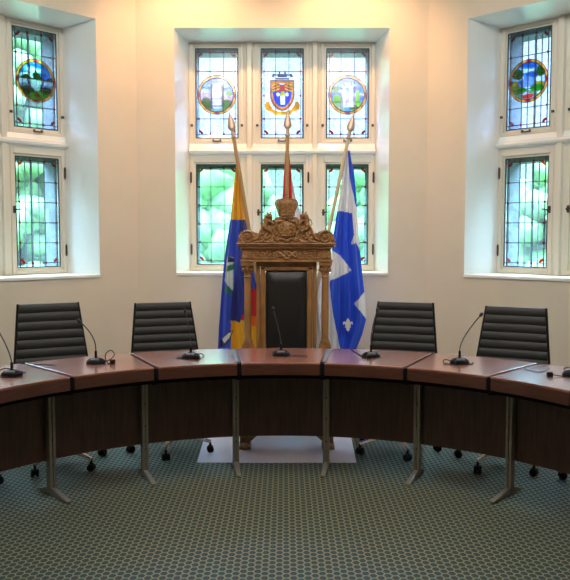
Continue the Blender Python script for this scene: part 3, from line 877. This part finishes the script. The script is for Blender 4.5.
# lily on the cloth
b=NB(); 
def lily(b,cx,cy,s,Y):
    P=lambda x,y:at(cx+x*s,cy+y*s,Y)-mb_
    def blob(pts):
        A=[b.verts.new(P(*p)) for p in pts]; B_=[b.verts.new(P(*p)+Vector((0,.006,0))) for p in pts]
        n=len(pts)
        for i in range(n): b.faces.new((A[i],A[(i+1)%n],B_[(i+1)%n],B_[i]))
        b.faces.new(A); b.faces.new(B_[::-1])
    blob([(0,-9),(2,-6),(2.6,-3),(1.4,0),(1.2,2),(-1.2,2),(-1.4,0),(-2.6,-3),(-2,-6)])
    for q in (-1,1): blob([(q*1.4,2),(q*1.8,-1),(q*3.4,-4.2),(q*5.6,-4.2),(q*6.4,-1.6),(q*5.2,0),(q*4.6,-1.8),(q*3.6,-1),(q*3,2)])
    blob([(-3.6,2),(3.6,2),(3.6,3.4),(-3.6,3.4)])
    blob([(-1.2,3.4),(1.2,3.4),(2.6,5.6),(0,8),(-2.6,5.6)])
lily(b,348,325,.8,FY-.035)
obj('lily_emblem',b,'white_cloth',mr_,label='white fleur-de-lis')
def lf(x,y):
    cx,cy=(x-210)*2.82,(y-150)*2.829
    if cx>104:   # fold showing beyond the column
        return DRED if cy>392 and cy<470 else srgb(240,110,30) if cy<500 and cy>392 else YEL if cy>392 else LBLU
    if cy<198-(cx-60)*.05: return YEL
    if inpoly(cx,cy,[(84,195),(110,195),(110,450),(90,470),(84,490),(52,482),(60,420),(76,330),(80,250)]): return NAVY
    if inpoly(cx,cy,[(50,300),(66,308),(66,318),(50,318)]): return srgb(20,30,50)
    if inpoly(cx,cy,[(48,328),(68,322),(68,338),(46,345)]): return GRN
    if inpoly(cx,cy,[(42,380),(58,395),(62,412),(50,408),(38,400)]): return GRN
    if inpoly(cx,cy,[(48,300),(66,305),(64,400),(50,384),(40,372)]): return srgb(210,225,220)
    if inpoly(cx,cy,[(28,540),(50,516),(64,512),(56,536),(40,556),(28,560)]): return srgb(230,235,245) if inpoly(cx,cy,[(32,538),(50,520),(60,516),(54,532),(40,548)]) else srgb(20,25,50)
    if cy>482 and cx>58: return YEL
    if cy>440 and cx>86: return DRED
    return LBLU
make_flag('gold and blue flag leaning left, with a green and white emblem',(229.5,113),-.06,'pole_wood',
 [(160,236.6),(185,233.5),(217,230.5),(245,226),(270,223),(300,220.5),(330,218.5),(352,217.5)],
 [(160,239),(180,241.5),(200,243.5),(230,247),(262,252),(290,262),(352,262)],(160,352),lf,3.0,.026,.03)
def cf(x,y):
    return DRED if (x<291+(y-150)*.02 or x>300) and y<262 else WH
make_flag('red flag on the upright middle pole, mostly hidden behind the crown',(287.7,111),0,'pole_wood',
 [(150,285.5),(180,283.5),(210,282),(240,272),(300,262),(352,260)],
 [(150,288.5),(180,292),(200,296),(212,300),(240,308),(300,318),(352,322)],(150,352),cf,2.5,.02,.03)

# ------------------------------------------------------------ microphones
def mic(px,py,tip,bend,label,cable,box_off=None,headcol='mic_foam',size=1.0,tipdy=0):
    """px,py base on the table; tip = photo position of the head"""
    def onr(x,y,z=ZTOP):
        # ray from the camera to the height z
        a=math.atan((290-y)/F)-PITCH; Y=(z-CAMZ)/math.tan(a); 
        k=1/(cos(PITCH)+((290-y)/F)*sin(PITCH)); return Vector((CAMX+(x-285)/F*Y*k,Y,z))
    B=onr(px,py)
    t=thing('gooseneck_microphone',label,'microphone',B,0,'gooseneck microphones on the table')
    b=NB(); 
    lathe(b,[(.052,0),(.055,.006),(.052,.018),(.038,.030),(.018,.036)],seg=24,sx=1.1,sy=.85)
    obj('microphone_base',b,'black_plastic',t,smooth=True)
    b=NB(); box(b,(.0,-.030,.028),(.05,.02,.010),Matrix.Rotation(.3,3,'X')); obj('talk_button',b,'grey_plastic',t,bevel=.002)
    T_=at(tip[0],tip[1],B.y+tipdy)-B; Mx=Vector((0,0,.075)); Md=at(bend[0],bend[1],B.y)-B
    b=NB(); tube(b,[(0,0,.02),(0,0,.07),Vector((0,0,.075))+(Md-Vector((0,0,.075)))*.05],[.0085,.008,.006],10); obj('lower_stem',b,'black_plastic',t,smooth=True)
    b=NB(); pts=[]
    P0,P1,P2=Mx,Md,T_
    for i in range(15):
        q=i/14; pts.append(P0*(1-q)**2+P1*2*q*(1-q)+P2*q*q)
    # gently favour the bend point
    tube(b,pts,.0036,8); obj('gooseneck',b,'mic_stem',t,smooth=True)
    d=(pts[-1]-pts[-2]).normalized()
    b=NB(); tube(b,[pts[-1]-d*.004,pts[-1]+d*.004,pts[-1]+d*.014,pts[-1]+d*.022,pts[-1]+d*.026],[.005,.0095,.0105,.008,.003],12)
    obj('capsule',b,headcol,t,smooth=True)
    if cable:
        b=NB(); pts=[]
        for (x,y,z) in cable: pts.append(Vector((x,y,z)))
        # smooth polyline
        out=[]
        for i in range(len(pts)-1):
            p0=pts[max(i-1,0)];p1=pts[i];p2=pts[i+1];p3=pts[min(i+2,len(pts)-1)]
            for j in range(6):
                q=j/6; out.append(.5*((2*p1)+(p2-p0)*q+(2*p0-5*p1+4*p2-p3)*q*q+(-p0+3*p1-3*p2+p3)*q**3))
        out.append(pts[-1])
        tube(b,out,.003,6); obj('cable',b,'black_plastic',t,smooth=True)
    if box_off:
        b=NB(); box(b,(box_off[0],box_off[1],.0125),(.030,.028,.025)); obj('connector_plug',b,'black_plastic',t,bevel=.003)
    return t
loopR=[(.04,.02,.006),(.08,.03,.02),(.105,.035,.05),(.085,.04,.075),(.055,.04,.06),(.05,.03,.03),(.07,.0,.006),(.09,-.03,.004)]
loopF=[(-.04,.01,.006),(-.085,-.01,.004),(-.07,-.05,.004),(-.01,-.065,.004),(.03,-.04,.01),(.06,.0,.03),(.085,-.02,.01),(.05,-.06,.004)]
mic(96,363.5,(80.5,322),(97,337),'microphone at the second left section, neck bent left over a black chair',loopR,(.105,-.015))
mic(191,358,(185.7,312.5),(190,333),'microphone standing before the gold and blue flag, looped cable round its base',loopF,(.045,-.055))
mic(281,355.5,(273.7,310.5),(280.5,335),'microphone in front of the black leather back of the carved chair',[(.03,-.02,.005),(.05,-.05,.006),(.09,-.045,.005),(.13,-.05,.005),(.17,-.055,.004)],(.03,-.05))
mic(371,357,(377,311),(370,333),'microphone just right of the blue and white flag, neck leaning slightly right',[(-.02,-.03,.005),(-.06,-.05,.006),(-.10,-.01,.03),(-.125,.04,.045),(-.11,.03,.03),(-.07,-.02,.015),(-.04,-.055,.006)],(-.02,-.07))
mic(459.5,363.5,(480,316),(459,340),'microphone with pinkish tip on the second right section, neck bent right',[(-.03,.02,.005),(-.08,.03,.02),(-.10,-.01,.005),(-.05,-.05,.004),(.02,-.055,.004),(.07,-.03,.004),(.08,-.01,.01)],(-.02,-.045))
mic(12,376,(-5,325),(10,350),'microphone nearest the left edge, its head cut off by the frame',[(.02,-.02,.005),(.06,-.03,.02),(.075,.0,.02),(.05,.02,.012),(0,.03,.03),(-.06,.03,.035),(-.08,-.02,.01),(-.02,-.05,.004),(.05,-.055,.004)],(.04,.01))
mic(573,376,(590,325),(574,350),'microphone at the right edge of the photo, only its base and plug showing',[(-.02,.0,.006),(-.04,.03,.03),(-.02,.04,.04),(.02,.03,.03),(-.03,-.03,.005),(-.09,-.02,.006),(-.12,-.015,.010)],(-.135,-.015))
# loose cables
def onr(x,y,z=ZTOP):
    a=math.atan((290-y)/F)-PITCH; Y=(z-CAMZ)/math.tan(a)
    k=1/(cos(PITCH)+((290-y)/F)*sin(PITCH)); return Vector((CAMX+(x-285)/F*Y*k,Y,z))
def loose(pix,label,r=.003,rad=None):
    P=[onr(x,y,ZTOP+r+.001+h) for x,y,h in pix]; o0=P[0].copy(); o0.z=ZTOP+.001
    out=[]
    for i in range(len(P)-1):
        p0=P[max(i-1,0)];p1=P[i];p2=P[i+1];p3=P[min(i+2,len(P)-1)]
        for j in range(6):
            q=j/6; out.append(.5*((2*p1)+(p2-p0)*q+(2*p0-5*p1+4*p2-p3)*q*q+(-p0+3*p1-3*p2+p3)*q**3)-o0)
    out.append(P[-1]-o0)
    b=NB(); tube(b,out,r,6); o=obj('cable',b,'black_plastic',smooth=True,loc=o0); tag(o,label,'cable'); return o
loose([(34,364.6,0),(40,364.2,.0),(46,364.6,0),(52,365.2,0),(56,365.4,0)],'thin black cable end lying on the table before the leftmost chair',.0028)
loose([(534,366,.004),(540,363.5,.012),(548,364.5,.01),(548,369,.0),(540,372,0),(530,370.5,0),(525,368.5,0)],'thin looped cable on the table beside the rightmost chair',.0022)

# ------------------------------------------------------------ outside
b=NB(); bx(b,-60,60,YF+1.5,90,-1.6,-1.5); obj('ground',b,'grass',kind='structure')
def bush(name,label,cat,loc,s,m,seed,trunk=0,n=420):
    rn=random.Random(seed); t=thing(name,label,cat,loc,0,'trees outside the windows')
    b=NB()
    for i in range(n):
        a=rn.random()*2*PI; r=rn.random()**.6; h=rn.random()
        c=Vector((s[0]*r*cos(a)*(1-h*h*.5),s[1]*r*sin(a)*(1-h*h*.5),trunk+s[2]*(.08+.82*h)))
        rr=.36*(.7+.6*rn.random())
        q=bmesh.ops.create_icosphere(b,subdivisions=2,radius=rr)['verts']
        for v in q: v.co*=1+.22*sin(v.co.x*9/rr*.6+i)*sin(v.co.y*7/rr*.6)+rn.uniform(-.08,.08)
        bmesh.ops.transform(b,matrix=Matrix.Translation(c),verts=q)
    obj('foliage',b,m,t,smooth='all')
    b=NB(); tube(b,[(0,0,0),(.05,0,trunk+s[2]*.3),(0,.05,trunk+s[2]*.6)],[.2,.16,.08],10); obj('trunk',b,'bark',t,smooth=True)
    return t
bush('garden_tree','light green tree seen through the lower middle panes','tree',(-1.7,17,-1.5),(1.9,1.6,5.4),'leaves_pale',1)
bush('garden_tree','green tree seen behind the lower panes right of the crown','tree',(2.6,17.6,-1.5),(1.9,1.6,5.4),'leaves',2)
bush('garden_tree','tall pale green tree outside the left window','tree',(-8.4,21,-1.5),(3.4,2.4,11),'leaves_pale',3,n=900)
bush('garden_tree','green tree outside the lower panes of the right window','tree',(8.8,20,-1.5),(3.4,2.2,6.2),'leaves_pale',4)

# ------------------------------------------------------------ light
def area(name,loc,size,power,col,rot=(0,0,0),sy=None,spread=None):
    l=bpy.data.lights.new(name,'AREA'); l.energy=power; l.color=col; l.size=size
    if sy: l.shape='RECTANGLE'; l.size_y=sy
    if spread: l.spread=spread
    o=bpy.data.objects.new(name,l); COL.objects.link(o); o.location=loc; o.rotation_euler=rot; return o
area('ceiling_lamp',(0,1.2,H-.06),2.4,25,(1,.95,.87),sy=2.4)
area('wall_washer',(0,3.7,H-.10),3.0,12,(1,.90,.74),rot=(R_(58),0,0),sy=.4)
area('wall_washer',(-.8,3.2,H-.10),1.6,58,(1,.97,.92),rot=(R_(60),0,R_(58)),sy=.4)
area('wall_washer',(.8,3.2,H-.10),1.6,58,(1,.97,.92),rot=(R_(60),0,R_(-58)),sy=.4)
def spot(loc,target,power,col,ang,blend=.8,r=.06):
    l=bpy.data.lights.new('spot_lamp','SPOT'); l.energy=power; l.color=col; l.spot_size=R_(ang); l.spot_blend=blend; l.shadow_soft_size=r
    o=bpy.data.objects.new('spot_lamp',l); COL.objects.link(o); o.location=loc
    o.rotation_euler=(Vector(target)-Vector(loc)).to_track_quat('-Z','Y').to_euler()
spot((-.75,6.1,H-.1),(-.85,6.85,2.9),66,(1,.50,.22),120)
spot((.55,6.1,H-.1),(.6,6.85,2.9),66,(1,.52,.23),120)
spot((0,4.1,H-.1),(.1,3.95,0),120,(1,.70,.38),42,1)
W=bpy.data.worlds.new('sky'); bpy.context.scene.world=W; W.use_nodes=True
nt=W.node_tree; bg=nt.nodes['Background']; 
tc=nt.nodes.new('ShaderNodeTexCoord'); sp=nt.nodes.new('ShaderNodeSeparateXYZ'); nt.links.new(tc.outputs['Generated'],sp.inputs[0])
rp=nt.nodes.new('ShaderNodeValToRGB'); e=rp.color_ramp.elements
e[0].position=.24; e[0].color=(.025,.033,.044,1); e[1].position=.50; e[1].color=(.42,.66,1,1)
e2=e.new(.82); e2.color=(1.1,1.5,2.2,1)
nt.links.new(sp.outputs[2],rp.inputs[0]); nt.links.new(rp.outputs[0],bg.inputs['Color'])
bg.inputs['Strength'].default_value=47.0
sl=bpy.data.lights.new('sun','SUN'); sl.energy=2.2; sl.angle=R_(3); sl.color=(1,.96,.88)
so=bpy.data.objects.new('sun',sl); COL.objects.link(so); so.rotation_euler=(R_(42),0,R_(-12))
# ------------------------------------------------------------ camera
cam=bpy.data.cameras.new('camera'); co=bpy.data.objects.new('camera',cam); COL.objects.link(co)
co.location=(CAMX,0,CAMZ); co.rotation_euler=(PI/2-PITCH,0,0); cam.sensor_width=36; cam.sensor_fit='AUTO'; cam.lens=F/580*36
cam.clip_start=.05
sc=bpy.context.scene; sc.camera=co
sc.view_settings.view_transform='Standard'; sc.view_settings.look='None'; sc.view_settings.gamma=1; sc.view_settings.exposure=.12
